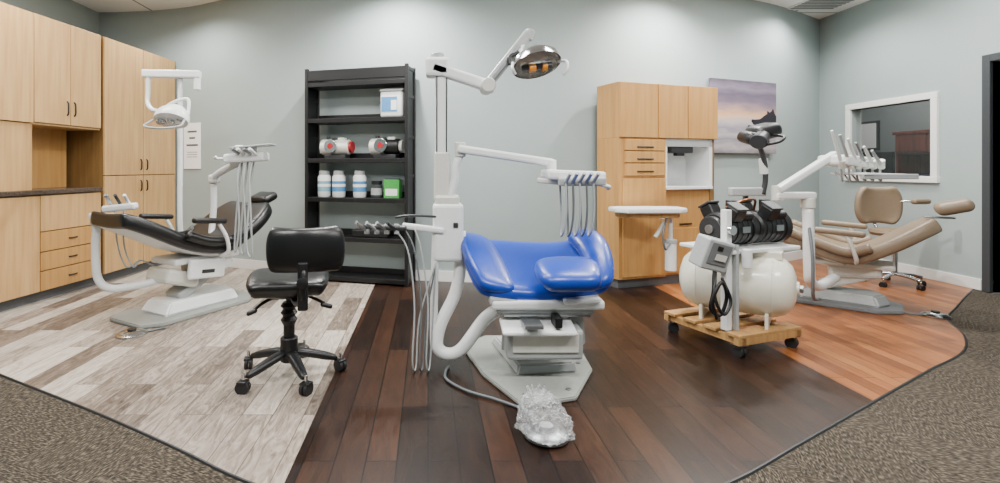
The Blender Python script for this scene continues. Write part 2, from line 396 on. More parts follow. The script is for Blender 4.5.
bx('jamb_far', dr, (XR-.03, DY1, .006), (X2, DY1+.07, DZ+.07), DOORF); bx('jamb_near', dr, (XR-.03, DY0-.07, .006), (X2, DY0, DZ+.07), DOORF)
bx('head', dr, (XR-.03, DY0, DZ), (X2, DY1, DZ+.07), DOORF)
bx('leaf', dr, (XR+.13, DY1-.055, .015), (XR+.98, DY1-.01, DZ), M('door_leaf_grey', '#6a6f71', .5)); cyl('handle', dr, (XR+.9, DY1-.1, 1.0), (XR+.78, DY1-.1, 1.0), .011, STEEL)
LIGHTS = ((-3.0, 3.9), (-.6, 3.3), (1.8, 3.3), (4.2, 4.6), (-1.8, .9), (.6, .9), (3.0, .9))
for i, (x, y) in enumerate(LIGHTS):
    r = Root('ceiling_light_fixture', (x, y, CEIL))
    bx('frame', r, (-.6, -.3, -.012), (.6, .3, 0), TRIMW, 0); bx('diffuser', r, (-.57, -.27, -.016), (.57, .27, -.01), PANEL, 0)
    for k in range(-2, 3): bx('louver_%d' % (k+2), r, (k*.19-.004, -.27, -.02), (k*.19+.004, .27, -.014), TRIMW, 0)
g = Root('ceiling_air_grille', (4.9, 6.15, CEIL)); bx('frame', g, (-.3, -.3, -.012), (.3, .3, 0), TRIMW, 0)
for q in range(9): bx('slat_%d' % q, g, (-.27, -.27+.06*q, -.018), (.27, -.24+.06*q, -.01), MGREY, 0)
DL = ((-.45, 4.75, 1), (2.75, 5.0, 1), (-3.0, 5.6, .4), (4.6, 5.9, .4))
for i, (x, y, pw) in enumerate(DL):
    r = Root('recessed_downlight', (x, y, CEIL))
    lathe('trim_ring', r, [(.1, -.008), (.1, 0), (.07, 0), (.07, -.008)], TRIMW); cyl('lamp', r, (0, 0, -.006), (0, 0, -.001), .065, CAN)

# ---------------------------------------------------------------- cabinets
def handle(root, tag, x, z, vert=True, y=-.02, L=.1, mat=BLKP):
    if vert: tube('handle_'+tag, root, [(x, y+.02, z-L/2), (x, y-.012, z-L/2+.015), (x, y-.016, z), (x, y-.012, z+L/2-.015), (x, y+.02, z+L/2)], .007, mat, 8, 4)
    else: tube('handle_'+tag, root, [(x-L/2, y+.02, z), (x-L/2+.015, y-.012, z), (x, y-.016, z), (x+L/2-.015, y-.012, z), (x+L/2, y+.02, z)], .007, mat, 8, 4)
def door(root, tag, x0, x1, z0, z1, mat, g=.005):
    bx('front_'+tag, root, (x0+g, -.02, z0+g), (x1-g, 0, z1-g), mat, .002)
t = Root('tall_storage_cabinet', (-3.36, 5.165, 0), math.atan2(1.3, .14))
Wt = 1.2
bx('carcass', t, (0, 0, .1), (Wt, .78, 2.56), MAPD, 0); bx('toe_kick', t, (0, .05, .006), (Wt, .78, .1), GREYT, 0)
for k in range(2):
    a = k*Wt/2; b = a+Wt/2
    door(t, 'u%d' % k, a, b, 1.12, 2.56, MAPLE); door(t, 'l%d' % k, a, b, .1, 1.12, MAPLE)
    hx = b-.05 if k == 0 else a+.05
    handle(t, 'u%d' % k, hx, 1.24, L=.13); handle(t, 'l%d' % k, hx, 1.0, L=.13)
bx('far_panel', t, (Wt, -.01, .1), (Wt+.02, .78, 2.56), MAPLE, .002)
c = Root('treatment_cabinet', (-3.57, 3.58, 0), math.atan2(1.54, .21))
Lc = 1.55; sp = .86; CDp = .66
bx('base_carcass', c, (0, 0, .1), (Lc, CDp, .96), MAPD, 0); bx('toe_kick', c, (0, .05, .006), (Lc, CDp, .1), GREYT, 0)
bx('countertop', c, (-.02, -.04, .965), (Lc-.003, CDp, 1.005), GRAN, .006)
door(c, 'base', sp-.62, sp, .1, .955, MAPLE); door(c, 'base_b', 0, sp-.62, .1, .955, MAPLE)
door(c, 'false', sp, Lc, .63, .955, MAPLE)
for k, (a, b) in enumerate(((.45, .63), (.28, .45), (.1, .28))):
    door(c, 'drawer%d' % k, sp, Lc, a, b, MAPLE2); handle(c, 'drawer%d' % k, (sp+Lc)/2, (a+b)/2, False)
bx('upper_carcass', c, (0, 0, 1.6), (Lc, CDp, 2.56), MAPD, 0)
bx('upper_bottom', c, (.78, 0, 1.585), (Lc, CDp, 1.6), MAPLE, 0)
door(c, 'upper_a', 0, .8, 1.59, 2.56, MAPLE)
door(c, 'upper_b', .8, .8+.38, 1.6, 2.56, MAPLE); door(c, 'upper_c', .8+.38, Lc, 1.6, 2.56, MAPLE)
handle(c, 'ub', .8+.34, 1.76, L=.14); handle(c, 'uc', .8+.42, 1.76, L=.14)
bx('garage_panel', c, (0, -.0, 1.005), (.8, CDp, 1.59), MAPLE, .003)
bx('niche_back', c, (.8, .38, 1.005), (Lc, CDp, 1.59), MAPLE2, 0)

k = Root('console_cabinet', (1.87, 4.9, 0), math.radians(18))
W = 1.24; D = .34
bx('toe_kick', k, (.03, .05, .006), (W-.02, D-.02, .1), GREYT, 0)
bx('upper_box', k, (0, 0, 1.5), (W, D, 2.05), MAPLE2, .003)
for tag, a, b in (('a', 0, .46), ('b', .46, .84), ('c', .84, W)): door(k, 'up'+tag, a, b, 1.5, 2.05, MAPLE2, .005)
bx('tower', k, (0, 0, .1), (.57, D, 1.5), MAPLE2, .003)
for i, (a, b) in enumerate(((1.37, 1.49), (1.25, 1.37), (1.12, 1.25))):
    door(k, 'dr%d' % i, .05, .56, a, b, MAPLE2, .006); box('pull_%d' % i, k, (.3, -.025, (a+b)/2-.02), (.2, .012, .014), BLKP)
door(k, 'tower_a', .03, .56, .12, 1.1, MAPLE2)
bx('lower_box', k, (.57, .04, .1), (W-.06, D, .98), MAPLE2, .003)
box('pull_low', k, (.86, .03, .62), (.16, .012, .014), BLKP); bx('lower_panel', k, (.6, .025, .12), (W-.07, .04, .58), MAPLE2)
bx('side_filler', k, (W-.06, .03, .1), (W, D, 1.5), MAPD, .002)
bx('niche_back', k, (.57, D-.03, .98), (W-.06, D, 1.5), WHITE, 0)
bx('niche_left', k, (.57, 0, .98), (.59, D, 1.5), WHITE, 0); bx('niche_right', k, (W-.1, 0, .98), (W-.06, D, 1.5), WHITE, 0)
bx('niche_floor', k, (.57, -.01, .98), (W-.06, D, 1.01), WHITE, .003); bx('niche_top', k, (.57, 0, 1.42), (W-.06, D, 1.5), LGREY, 0)
box('towel_dispenser', k, (.8, .1, 1.39), (.28, .18, .07), DGREY, bev=.01); box('towel_slot', k, (.76, .02, 1.34), (.1, .05, .03), BLKP)
tr = Root('swing_out_work_tray', (2.06, 4.72, .8), 0, True)
prism('tray_top', tr, [(1.72, 4.6), (1.8, 4.5), (2.3, 4.52), (2.4, 4.62), (2.4, 4.8), (2.3, 4.86), (1.84, 4.86), (1.72, 4.78)], .79, .83, WHITE, .008)
prism('tray_pan', tr, [(1.78, 4.62), (1.84, 4.56), (2.28, 4.57), (2.34, 4.64), (2.34, 4.78), (2.26, 4.82), (1.86, 4.82), (1.78, 4.76)], .74, .79, PINE, .006)
tube('tray_arm', tr, [(2.28, 4.78, .73), (2.3, 4.82, .7), (2.32, 4.95, .7), (2.33, 5.0, .7)], .018, OFFW)
cyl('vacuum_canister', tr, (2.27, 4.68, .24), (2.27, 4.68, .5), .05, WHITE); lathe('canister_cap', tr, [(.03, 0), (.055, .01), (.055, .04), (.025, .05)], LGREY, (2.27, 4.68, .49))
cyl('canister_post', tr, (2.27, 4.68, .5), (2.27, 4.68, .75), .018, WHITE)
tube('canister_hose', tr, [(2.2, 4.6, .75), (2.14, 4.55, .6), (2.16, 4.55, .46), (2.24, 4.62, .5)], .009, HOSED)
cyl('tray_lamp', tr, (2.1, 4.62, .56), (2.19, 4.62, .7), .02, OFFW)

# ---------------------------------------------------------------- wall picture
px = 3.78; pa = wallA(px)
p = Root('seascape_canvas_print', (px, wallY(px)-.035, 1.81), pa)
box('canvas', p, (0, 0, 0), (1.1, .035, .87), art_mat(), bev=.002)
RK = M('print_rock', '#17121c', .5)
for i, (x, z, a, b) in enumerate(((.38, -.08, .24, .1), (.24, -.14, .2, .06), (.46, -.0, .1, .1), (.1, -.19, .14, .03), (.3, -.22, .16, .03))):
    vs = [(x+a*math.cos(q)*(1+.25*math.sin(3*q+i)), -.019-.0006*i, z+b*math.sin(q)*(1+.3*math.sin(5*q+i))) for q in [2*math.pi*j/24 for j in range(24)]]
    vs = [(min(v[0], .545), v[1], v[2]) for v in vs]
    me = bpy.data.meshes.new('rk'); me.from_pydata(vs, [], [tuple(range(24))]); link('printed_rock_%d' % i, me, p, RK)

sx = -2.98
s = Root('paper_notice', (sx, wallY(sx)-.014, 1.48), wallA(sx))
box('sheet', s, (0, 0, 0), (.3, .004, .58), PAPER, bev=0)
for i, (wd, z) in enumerate(((.16, .18), (.1, .1), (.2, .01))): box('print_line_%d' % i, s, (0, -.003, z), (wd, .002, .022), INK, bev=0)
for i in range(3): box('print_small_%d' % i, s, (0, -.003, -.08-.03*i), (.18, .002, .006), INK, bev=0)

# ---------------------------------------------------------------- bookshelf
b = Root('black_ladder_bookshelf', (-1.31, 5.31, 0), math.radians(-15.5))
BW = 1.15; BD = .27; SH = [.07, .48, .89, 1.3, 1.72, 2.1]
for i, x in enumerate((0, BW-.035)):
    for j, y in enumerate((.0, BD-.035)):
        bx('post_%d%d' % (i, j), b, (x, y, .006), (x+.035, y+.035, 2.25), BLKS)
    for j, z in enumerate([.03, .3, .68, 1.1, 1.5, 1.92, 2.2]): bx('side_rail_%d%d' % (i, j), b, (x+.005, .03, z), (x+.03, BD-.03, z+.035), BLKS)
    bx('side_panel_%d' % i, b, (x+.012, .03, .03), (x+.022, BD-.03, 2.22), BLKS, 0)
for i, z in enumerate(SH):
    bx('shelf_%d' % i, b, (.03, .005, z-.045), (BW-.03, BD-.01, z), BLKS)
    if i < 5: bx('back_rail_%d' % i, b, (.03, BD-.02, z), (BW-.03, BD-.005, z+.06), BLKS)
bx('top_rail_front', b, (.03, .005, 2.12), (BW-.03, .025, 2.23), BLKS); bx('top_rail_back', b, (.03, BD-.02, 2.1), (BW-.03, BD-.005, 2.23), BLKS)
def onshelf(name, x, z, rz=0):
    v = b.m @ Vector((x, .12, z+.001)); return Root(name, tuple(v), math.radians(-15.5)+rz)
j = onshelf('plastic_canister', .96, 1.72)
box('body', j, (0, 0, .13), (.24, .17, .26), WHITE, bev=.02, seg=4); box('lid', j, (0, 0, .272), (.25, .18, .025), LGREY, bev=.008); box('label', j, (-.02, -.087, .13), (.17, .003, .15), LBLUE, bev=0); box('label_b', j, (.03, -.089, .12), (.06, .002, .1), PAPER, bev=0)
for i, x in enumerate((.3, .86)):
    j = onshelf('vacuum_pump', x, 1.3)
    cyl('motor', j, (-.0, 0, .12), (.17, 0, .12), .08, BLKP if i else OFFW); cyl('pump_head', j, (-.15, 0, .12), (-.01, 0, .12), .085, OFFW, .09)
    cyl('pump_flange', j, (-.02, 0, .12), (.01, 0, .12), .1, STEEL); cyl('impeller_cap', j, (-.01, -.07, .13), (-.01, -.11, .13), .07, CHROME); cyl('red_cap', j, (-.01, -.1, .13), (-.01, -.115, .13), .03, RED)
    box('foot', j, (.02, 0, .02), (.24, .13, .04), DGREY, bev=.006); cyl('port', j, (-.08, 0, .18), (-.08, 0, .235), .022, DGREY); box('terminal', j, (.08, 0, .2), (.08, .06, .04), OFFW)
    cyl('end_cap', j, (.17, 0, .12), (.2, 0, .12), .06, RED if not i else OFFW)
for i, x in enumerate((.17, .34, .58)):
    j = onshelf('powder_jar', x, .89)
    lathe('body', j, [(.062, 0), (.07, .012), (.07, .215), (.052, .24)], WHITE); cyl('lid', j, (0, 0, .238), (0, 0, .28), .056, LGREY)
    lathe('label', j, [(.0708, .06), (.0708, .17)], LBLUE if i else M('label_teal', '#7fa9b8', .5)); lathe('label_band', j, [(.0712, .11), (.0712, .14)], PAPER)
j = onshelf('dark_jar', .77, .89); lathe('body', j, [(.055, 0), (.06, .01), (.06, .13), (.05, .14)], M('jar_grey', '#3f4548', .4)); cyl('lid', j, (0, 0, .138), (0, 0, .175), .056, BLKP); lathe('label', j, [(.0606, .03), (.0606, .1)], LGREY)
j = onshelf('green_carton', .95, .89); box('body', j, (0, 0, .095), (.17, .1, .19), LGREEN, bev=.003); box('label', j, (0, -.0515, .06), (.13, .002, .07), PAPER, bev=0); box('flap', j, (0, 0, .195), (.14, .08, .01), M('carton_dark', '#23303a', .5), bev=0)
j = onshelf('spray_nozzle_kit', .72, .48)
box('case', j, (0, 0, .04), (.4, .16, .08), BLKP, bev=.012)
for q in range(4): cyl('nozzle_%d' % q, j, (-.15+.1*q, 0, .08), (-.15+.1*q, 0, .13), .016, CHROME)

# ---------------------------------------------------------------- stool
s = Root('operator_stool', (-.8, 2.88, 0), math.radians(12))
for i in range(5):
    a = 2*math.pi*i/5+.05; cx, sy = math.cos(a), math.sin(a)
    gridpad('leg_%d' % i, s, [[(cx*r-sy*w_, sy*r+cx*w_, z) for w_ in (-hw, 0, hw)] for r, z, hw in ((.03, .17, .04), (.15, .14, .03), (.29, .1, .024))], .045, BLKP, 1)
    caster(s, str(i), (.29*cx, .29*sy), .036, a+.6)
cyl('hub', s, (0, 0, .09), (0, 0, .23), .05, BLKP); cyl('gas_sleeve', s, (0, 0, .2), (0, 0, .36), .032, BLKP); cyl('gas_rod', s, (0, 0, .33), (0, 0, .48), .018, DGREY)
lathe('bellows', s, [(.034, .3), (.048, .33), (.034, .35), (.048, .37), (.034, .39), (.048, .41), (.034, .43)], BLKP)
box('mechanism', s, (0, 0, .485), (.2, .16, .045), BLKP, bev=.01)
sr = []
for y, z, w_ in ((-.22, .565, .2), (-.17, .6, .235), (0, .61, .245), (.15, .615, .235), (.22, .585, .2)):
    sr.append([(w_*q, y, z-(.025 if abs(q) == 1 else .012*(abs(q) < .2))) for q in (-1, -.8, 0, .8, 1)])
gridpad('seat', s, sr, .1, BLACK)
box('seat_pan', s, (-.01, 0, .515), (.36, .34, .02), BLKP, bev=.008)
br_ = []
for z, k2 in ((.655, .88), (.69, 1), (.76, 1.02), (.82, 1), (.86, .85)):
    br_.append([(.1+.185*k2*math.sin(q)/math.sin(1.0), -.13-.12*math.cos(q)+(.02 if abs(z-.76) > .08 else 0)+.06, z) for q in (-1., -.8, -.4, 0, .4, .8, 1.)])
gridpad('backrest', s, br_, .06, BLACK)
tube('back_bar', s, [(.09, -.2, .7), (.09, -.255, .62), (.08, -.24, .5), (.05, -.16, .46), (.02, -.03, .47)], .018, BLKP)
box('back_bracket', s, (.085, -.24, .57), (.055, .035, .26), BLKP, bev=.01)
lathe('adjust_knob', s, [(.012, 0), (.03, .005), (.03, .025), (.015, .03)], BLKP, (.085, -.285, .6), (0, -1, 0))
tube('lever_left', s, [(-.06, -.02, .47), (-.13, -.06, .45), (-.18, -.1, .42)], .009, BLKP); tube('lever_right', s, [(.08, 0, .47), (.15, -.05, .45), (.2, -.08, .43)], .009, BLKP)
pad('lever_tip_l', s, (-.19, -.105, .41), (.06, .03, .024), BLKP, (0, -.4, 0)); pad('lever_tip_r', s, (.21, -.085, .42), (.07, .03, .026), BLKP, (0, .3, 0))

# ---------------------------------------------------------------- dental chairs (side style)
def chair(root, prof_leg, prof_back, up, shell, th=.11):
    pathpad('seat_and_legrest', root, prof_leg, th, up)
    pathpad('backrest', root, prof_back, th, up)
    pathpad('under_shell_leg', root, [(x, z-th+.01, w_*.8) for x, z, w_ in prof_leg[1:-1]], .03, shell)
    pathpad('under_shell_back', root, [(x, z-th+.01, w_*.8) for x, z, w_ in prof_back[1:-1]], .03, shell)

L_ = Root('dental_chair', (-2.0, 4.33, 0), math.radians(60))
chair(L_, [(-.76, .875, .2), (-.72, .885, .25), (-.5, .79, .28), (-.3, .68, .29), (-.1, .6, .3), (.12, .58, .3), (.24, .62, .28)],
      [(.04, .57, .28), (.1, .6, .34), (.25, .69, .38), (.42, .8, .37), (.54, .88, .3), (.58, .89, .24)], BLACK, WHITE)
for q in (-1, 1): tube('seat_bolster_%d' % (q+1), L_, [(-.3, .3*q, .67), (-.1, .31*q, .6), (.1, .31*q, .59), (.2, .33*q, .63)], .04, BLACK)
pad('headrest', L_, (.66, -.08, .91), (.18, .24, .08), BLACK, (0, -.35, 0)); box('headrest_bar', L_, (.6, 0, .85), (.2, .06, .015), STEEL)
prism('base_plate', L_, [(-.62, -.2), (-.5, -.3), (.3, -.3), (.48, -.17), (.48, .17), (.3, .3), (-.5, .3), (-.62, .2)], .006, .035, PLATEG, .008)
prism('base_cover', L_, [(-.4, -.18), (.28, -.2), (.36, 0), (.28, .2), (-.4, .18)], .035, .13, WHITE, .015, taper=.85)
box('lift_arm_lower', L_, (-.02, 0, .24), (.46, .2, .08), LGREY, (0, -.5, 0), .02)
box('lift_cover', L_, (.1, 0, .36), (.36, .26, .13), WHITE, (0, -.15, 0), .03)
box('pump_cover', L_, (-.22, 0, .3), (.3, .3, .12), OFFW, (0, .3, 0), .03)
box('seat_frame', L_, (0, 0, .44), (.62, .34, .05), WHITE, bev=.015)
box('side_cover', L_, (-.05, -.2, .36), (.34, .04, .16), WHITE, (0, .1, 0), .015); box('side_slot', L_, (-.05, -.222, .34), (.12, .004, .03), DGREY, (0, .1, 0), 0)
for q in (-1, 1):
    tube('arm_post_%d' % (q+1), L_, [(.05, .24*q, .46), (.06, .33*q, .5), (.02, .36*q, .62), (-.05, .36*q, .74)], .016, WHITE)
    pad('armrest_%d' % (q+1), L_, (-.14, .36*q, .775), (.3, .06, .045), BLKP, (0, .1, 0))
L2 = Sub(L_)
tube('assistant_support_tube', L2, [(-2.1, 4.12, .3), (-2.3, 3.98, .27), (-2.47, 3.9, .26), (-2.56, 3.88, .34), (-2.58, 3.88, .55), (-2.57, 3.88, .78)], .03, WHITE)
cyl('assistant_pivot', L2, (-2.57, 3.88, .76), (-2.57, 3.88, .82), .045, LGREY)
box('assistant_arm', L2, (-2.47, 3.84, .83), (.28, .06, .045), WHITE, (0, 0, -.2), .012); box('assistant_holder', L2, (-2.34, 3.8, .9), (.24, .08, .05), WHITE, (0, -.1, .1), .015)
for q in range(3):
    cyl('assistant_handpiece_%d' % q, L2, (-2.42+.07*q, 3.84, .9), (-2.4+.07*q, 3.72, 1.0), .012, (STEEL, BLKP, WHITE)[q])
for q in range(2):
    tube('assistant_hose_%d' % q, L2, [(-2.42+.07*q, 3.86, .9), (-2.42+.05*q, 3.9, .6), (-2.38+.05*q, 3.95, .42), (-2.3, 4.0, .46), (-2.25, 4.1, .4)], .006, HOSE)
L3 = Root('dental_light_and_post', (-2.22, 4.52, 0), 0, True)
tube('post', L3, [(-1.98, 4.3, .3), (-2.12, 4.5, .34), (-2.22, 4.55, .42), (-2.26, 4.56, .7), (-2.26, 4.56, 1.3), (-2.26, 4.56, 2.02)], .022, WHITE)
box('top_bar', L3, (-2.32, 4.53, 2.05), (.5, .075, .07), WHITE, (0, 0, .1), .012); cyl('bar_cap', L3, (-2.1, 4.55, 1.91), (-2.1, 4.55, 2.08), .03, WHITE)
tube('drop_tube', L3, [(-2.52, 4.5, 2.04), (-2.52, 4.5, 1.88), (-2.51, 4.48, 1.78), (-2.42, 4.4, 1.71), (-2.3, 4.34, 1.69)], .02, WHITE)
tube('yoke', L3, [(-2.32, 4.35, 1.69), (-2.2, 4.3, 1.76), (-2.06, 4.28, 1.79), (-2.04, 4.26, 1.69), (-2.05, 4.24, 1.61)], .014, WHITE)
lathe('lamp_head', L3, [(.02, .12), (.08, .1), (.13, .05), (.145, 0), (.14, -.03), (.06, -.04)], WHITE, (-2.15, 4.2, 1.62), (.05, .6, 1), scale=(1, .8))
for q in range(3): lathe('lamp_led_%d' % q, L3, [(.036, 0), (.03, .014)], CHROME, (-2.23+.08*q, 4.165, 1.585), (-.05, -.6, -1))
tube('lamp_handle', L3, [(-2.28, 4.15, 1.6), (-2.3, 4.05, 1.54), (-2.15, 4.02, 1.52), (-2.02, 4.06, 1.54), (-2.02, 4.15, 1.6)], .009, LGREY)
L4 = Root('dental_delivery_unit', (-1.9, 4.5, 0), 0, True)
tube('post', L4, [(-1.9, 4.35, .42), (-1.95, 4.5, .6), (-1.95, 4.55, .85), (-1.95, 4.55, 1.08)], .028, WHITE)
tube('arm', L4, [(-1.95, 4.55, 1.07), (-1.9, 4.5, 1.14), (-1.72, 4.4, 1.22), (-1.64, 4.38, 1.25)], .032, WHITE)
box('elbow', L4, (-1.94, 4.54, 1.1), (.09, .09, .08), OFFW, bev=.02)
box('head', L4, (-1.58, 4.36, 1.29), (.34, .24, .08), WHITE, (0, -.08, .1), .02); box('tray', L4, (-1.5, 4.3, 1.385), (.34, .24, .015), LGREY, (0, -.1, .1), .006); cyl('tray_stem', L4, (-1.5, 4.32, 1.32), (-1.5, 4.32, 1.38), .02, WHITE)
for q in range(4):
    x = -1.6+.05*q
    cyl('handpiece_%d' % q, L4, (x, 4.3, 1.3), (x-.03, 4.14, 1.36), .013, (STEEL, WHITE, STEEL, WHITE)[q])
    if q < 3: tube('hose_%d' % q, L4, [(x, 4.28, 1.28), (x+.0, 4.2, 1.1), (x+.02, 4.18, .75), (x-.01+.015*q, 4.2, .52-.03*q), (x-.04, 4.24, .54), (x-.04, 4.3, .9), (x-.02, 4.36, 1.25)], .008, HOSE)
tube('handle', L4, [(-1.74, 4.26, 1.28), (-1.77, 4.16, 1.28), (-1.74, 4.1, 1.29)], .011, WHITE)
lathe('bottle_cap', L4, [(.02, 0), (.05, .01), (.05, .05), (.03, .07)], WHITE, (-1.66, 4.4, 1.33))
def foot_ctrl(x, y, r=.1):
    f = Root('foot_control', (x, y, .006))
    lathe('disc', f, [(r*.6, 0), (r, .003), (r, .012), (r*.7, .028), (r*.3, .034), (.002, .035)], CHROME); cyl('center', f, (0, 0, .03), (0, 0, .045), r*.3, BLKP)
    return f
f = foot_ctrl(-2.12, 3.58, .1); tube('tubing', f, [(.05, .02, .012), (.1, .06, .01), (.14, .1, .01), (.18, .12, .012)], .007, HOSED)

R_ = Root('dental_chair', (3.72, 4.42, 0), math.radians(-42))
chair(R_, [(-.72, .7, .22), (-.66, .72, .27), (-.45, .66, .31), (-.2, .55, .32), (0, .49, .32), (.14, .51, .3)],
      [(-.02, .48, .28), (.06, .5, .33), (.24, .61, .35), (.4, .73, .33), (.5, .8, .24), (.53, .81, .19)], TAUPE, OFFW)
for q in (-1, 1): tube('seat_bolster_%d' % (q+1), R_, [(-.45, .31*q, .66), (-.2, .33*q, .56), (0, .34*q, .5), (.15, .35*q, .55)], .04, TAUPE)
pad('headrest', R_, (.64, 0, .89), (.22, .3, .1), TAUPE, (0, -.3, 0)); box('headrest_bar', R_, (.56, 0, .8), (.18, .06, .015), STEEL)
prism('base_plate', R_, [(-.66, -.2), (-.54, -.3), (.2, -.3), (.35, -.17), (.35, .17), (.2, .3), (-.54, .3), (-.66, .2)], .006, .032, MGREY, .008)
prism('base_cover', R_, [(-.35, -.16), (.2, -.18), (.28, 0), (.2, .18), (-.35, .16)], .032, .12, LGREY, .015, taper=.85)
box('lift_arm', R_, (-.02, 0, .22), (.4, .2, .08), OFFW, (0, -.4, 0), .02); box('lift_cover', R_, (.04, 0, .31), (.36, .26, .12), OFFW, (0, -.1, 0), .03)
box('seat_frame', R_, (0, 0, .37), (.6, .34, .04), OFFW, bev=.012)
for q in (-1, 1):
    tube('arm_post_%d' % (q+1), R_, [(.05, .26*q, .4), (.06, .35*q, .44), (.03, .39*q, .56), (0, .39*q, .64)], .016, OFFW)
    pad('armrest_%d' % (q+1), R_, (-.05, .39*q, .665), (.34, .065, .05), TAUPE, (0, .06, 0))
A = Root('assistant_stool', (4.78, 5.12, 0), math.radians(-10))
for i in range(5):
    a = 2*math.pi*i/5; cx, sy = math.cos(a), math.sin(a)
    tube('leg_%d' % i, A, [(0, 0, .12), (.14*cx, .14*sy, .11), (.24*cx, .24*sy, .09)], .018, CHROME); caster(A, str(i), (.24*cx, .24*sy), .028, a)
cyl('column', A, (0, 0, .1), (0, 0, .5), .024, CHROME); lathe('seat', A, [(.1, 0), (.19, .01), (.21, .04), (.2, .07), (.1, .085), (.01, .085)], TAUPE, (0, 0, .5))
rw = []
for z, k2 in ((.62, .55), (.66, .85), (.74, 1.0), (.86, 1.0), (.95, .85), (.99, .55)):
    rw.append([(-.04+.23*k2*math.sin(q), .14+.1*math.cos(q)-.06, z) for q in (-1.1, -.7, 0, .7, 1.1)])
gridpad('backrest', A, rw, .07, TAUPE); tube('back_bar', A, [(0, .02, .52), (-.02, .2, .54), (-.05, .26, .7), (-.06, .24, .8)], .014, CHROME)
tube('torso_arm', A, [(.0, .2, .84), (.14, .16, .85), (.24, .05, .86)], .012, CHROME); pad('torso_pad', A, (.23, .0, .86), (.18, .07, .06), TAUPE, (0, 0, .2))

R2 = Root('dental_delivery_unit', (3.1, 4.1, 0), 0, True)
tube('post', R2, [(3.5, 4.3, .26), (3.25, 4.15, .22), (3.1, 4.05, .28), (3.05, 4.0, .4), (3.04, 4.0, .9)], .04, WHITE)
cyl('post_cap', R2, (3.04, 4.0, .88), (3.04, 4.0, .96), .05, OFFW)
box('lower_arm', R2, (2.92, 3.99, .98), (.34, .08, .055), WHITE, (0, 0, .1), .015)
cyl('elbow', R2, (2.78, 3.98, .94), (2.78, 3.98, 1.06), .04, OFFW)
box('upper_arm', R2, (3.0, 3.96, 1.17), (.54, .07, .055), WHITE, (0, -.56, 0), .015)
box('head', R2, (3.3, 3.94, 1.25), (.28, .26, .08), WHITE, (0, .1, .1), .02)
box('tray', R2, (3.47, 3.9, 1.15), (.44, .3, .018), WHITE, (0, .03, .1), .007); box('tray_lip', R2, (3.47, 3.76, 1.135), (.42, .03, .04), LGREY, bev=.006)
for q in range(6):
    x = 3.08+.06*q
    cyl('handpiece_%d' % q, R2, (x+.1, 3.84, 1.22), (x-.06, 3.74, 1.48-.03*q), .014, (WHITE, LGREY, WHITE, STEEL, WHITE, LGREY)[q], .009)
    cyl('holder_%d' % q, R2, (x+.11, 3.85, 1.2), (x+.085, 3.82, 1.26), .022, OFFW)
    tube('hose_%d' % q, R2, [(x+.1, 3.85, 1.22), (x+.12, 3.87, 1.14), (x+.15, 3.9, 1.1), (x+.13, 3.95, 1.17)], .007, HOSE)
tube('drape_hose', R2, [(3.04, 4.0, .8), (3.0, 3.9, .5), (3.02, 3.92, .2), (3.2, 4.1, .12)], .012, HOSED)
R3 = Root('articulated_dental_light', (2.74, 4.15, 0), 0, True)
tube('post', R3, [(2.72, 4.3, .006), (2.72, 4.3, .5), (2.7, 4.25, .98)], .022, DGREY, straight=True); lathe('foot', R3, [(.1, .006), (.1, .02), (.04, .035)], DGREY, (2.72, 4.3, 0))
box('joint_a', R3, (2.68, 4.2, 1.0), (.3, .06, .07), LGREY, (0, .0, 0), .012)
tube('riser', R3, [(2.8, 4.18, .98), (2.82, 4.18, 1.1), (2.8, 4.16, 1.25), (2.72, 4.12, 1.42)], .02, DGREY); cyl('collar', R3, (2.81, 4.18, 1.15), (2.8, 4.18, 1.28), .032, WHITE)
pad('lamp_body', R3, (2.68, 4.0, 1.49), (.22, .2, .12), BLKP, (.1, -.25, .1)); pad('lamp_shell', R3, (2.58, 3.97, 1.43), (.18, .2, .1), BLKP, (.2, .3, 0))
cyl('lamp_nose', R3, (2.65, 3.95, 1.46), (2.54, 3.85, 1.4), .05, DGREY, .06); tube('lamp_handle', R3, [(2.7, 3.92, 1.46), (2.72, 3.82, 1.44), (2.66, 3.78, 1.4), (2.6, 3.84, 1.38)], .012, BLKP)
f = foot_ctrl(4.08, 4.02, .09); tube('tubing', f, [(-.05, 0, .012), (-.15, .03, .01), (-.2, .1, .01), (-.22, .16, .012)], .007, HOSED)

# ---------------------------------------------------------------- compressor on dolly
KX, KY, KR = 2.12, 3.5, math.radians(20)
K = Root('dental_air_compressor', (KX, KY, 0), KR)
Dm = Root('wooden_dolly', (KX, KY, 0), KR)
for i, y in enumerate((-.25, -.08, .08, .25)): bx('slat_%d' % i, Dm, (-.3, y-.05, .13), (.27, y+.05, .15), PINE)
for i, x in enumerate((-.26, .24)): bx('rail_%d' % i, Dm, (x-.02, -.3, .085), (x+.02, .3, .13), PINE)
for i, y in enumerate((-.28, .28)): bx('cross_%d' % i, Dm, (-.3, y-.02, .085), (.27, y+.02, .13), PINE)
for i, (x, y) in enumerate(((-.25, -.26), (.23, -.26), (-.25, .26), (.23, .26))): caster(Dm, str(i), (x, y), .036, .4*i); box('caster_plate_%d' % i, Dm, (x, y, .082), (.07, .07, .006), STEEL, bev=0)
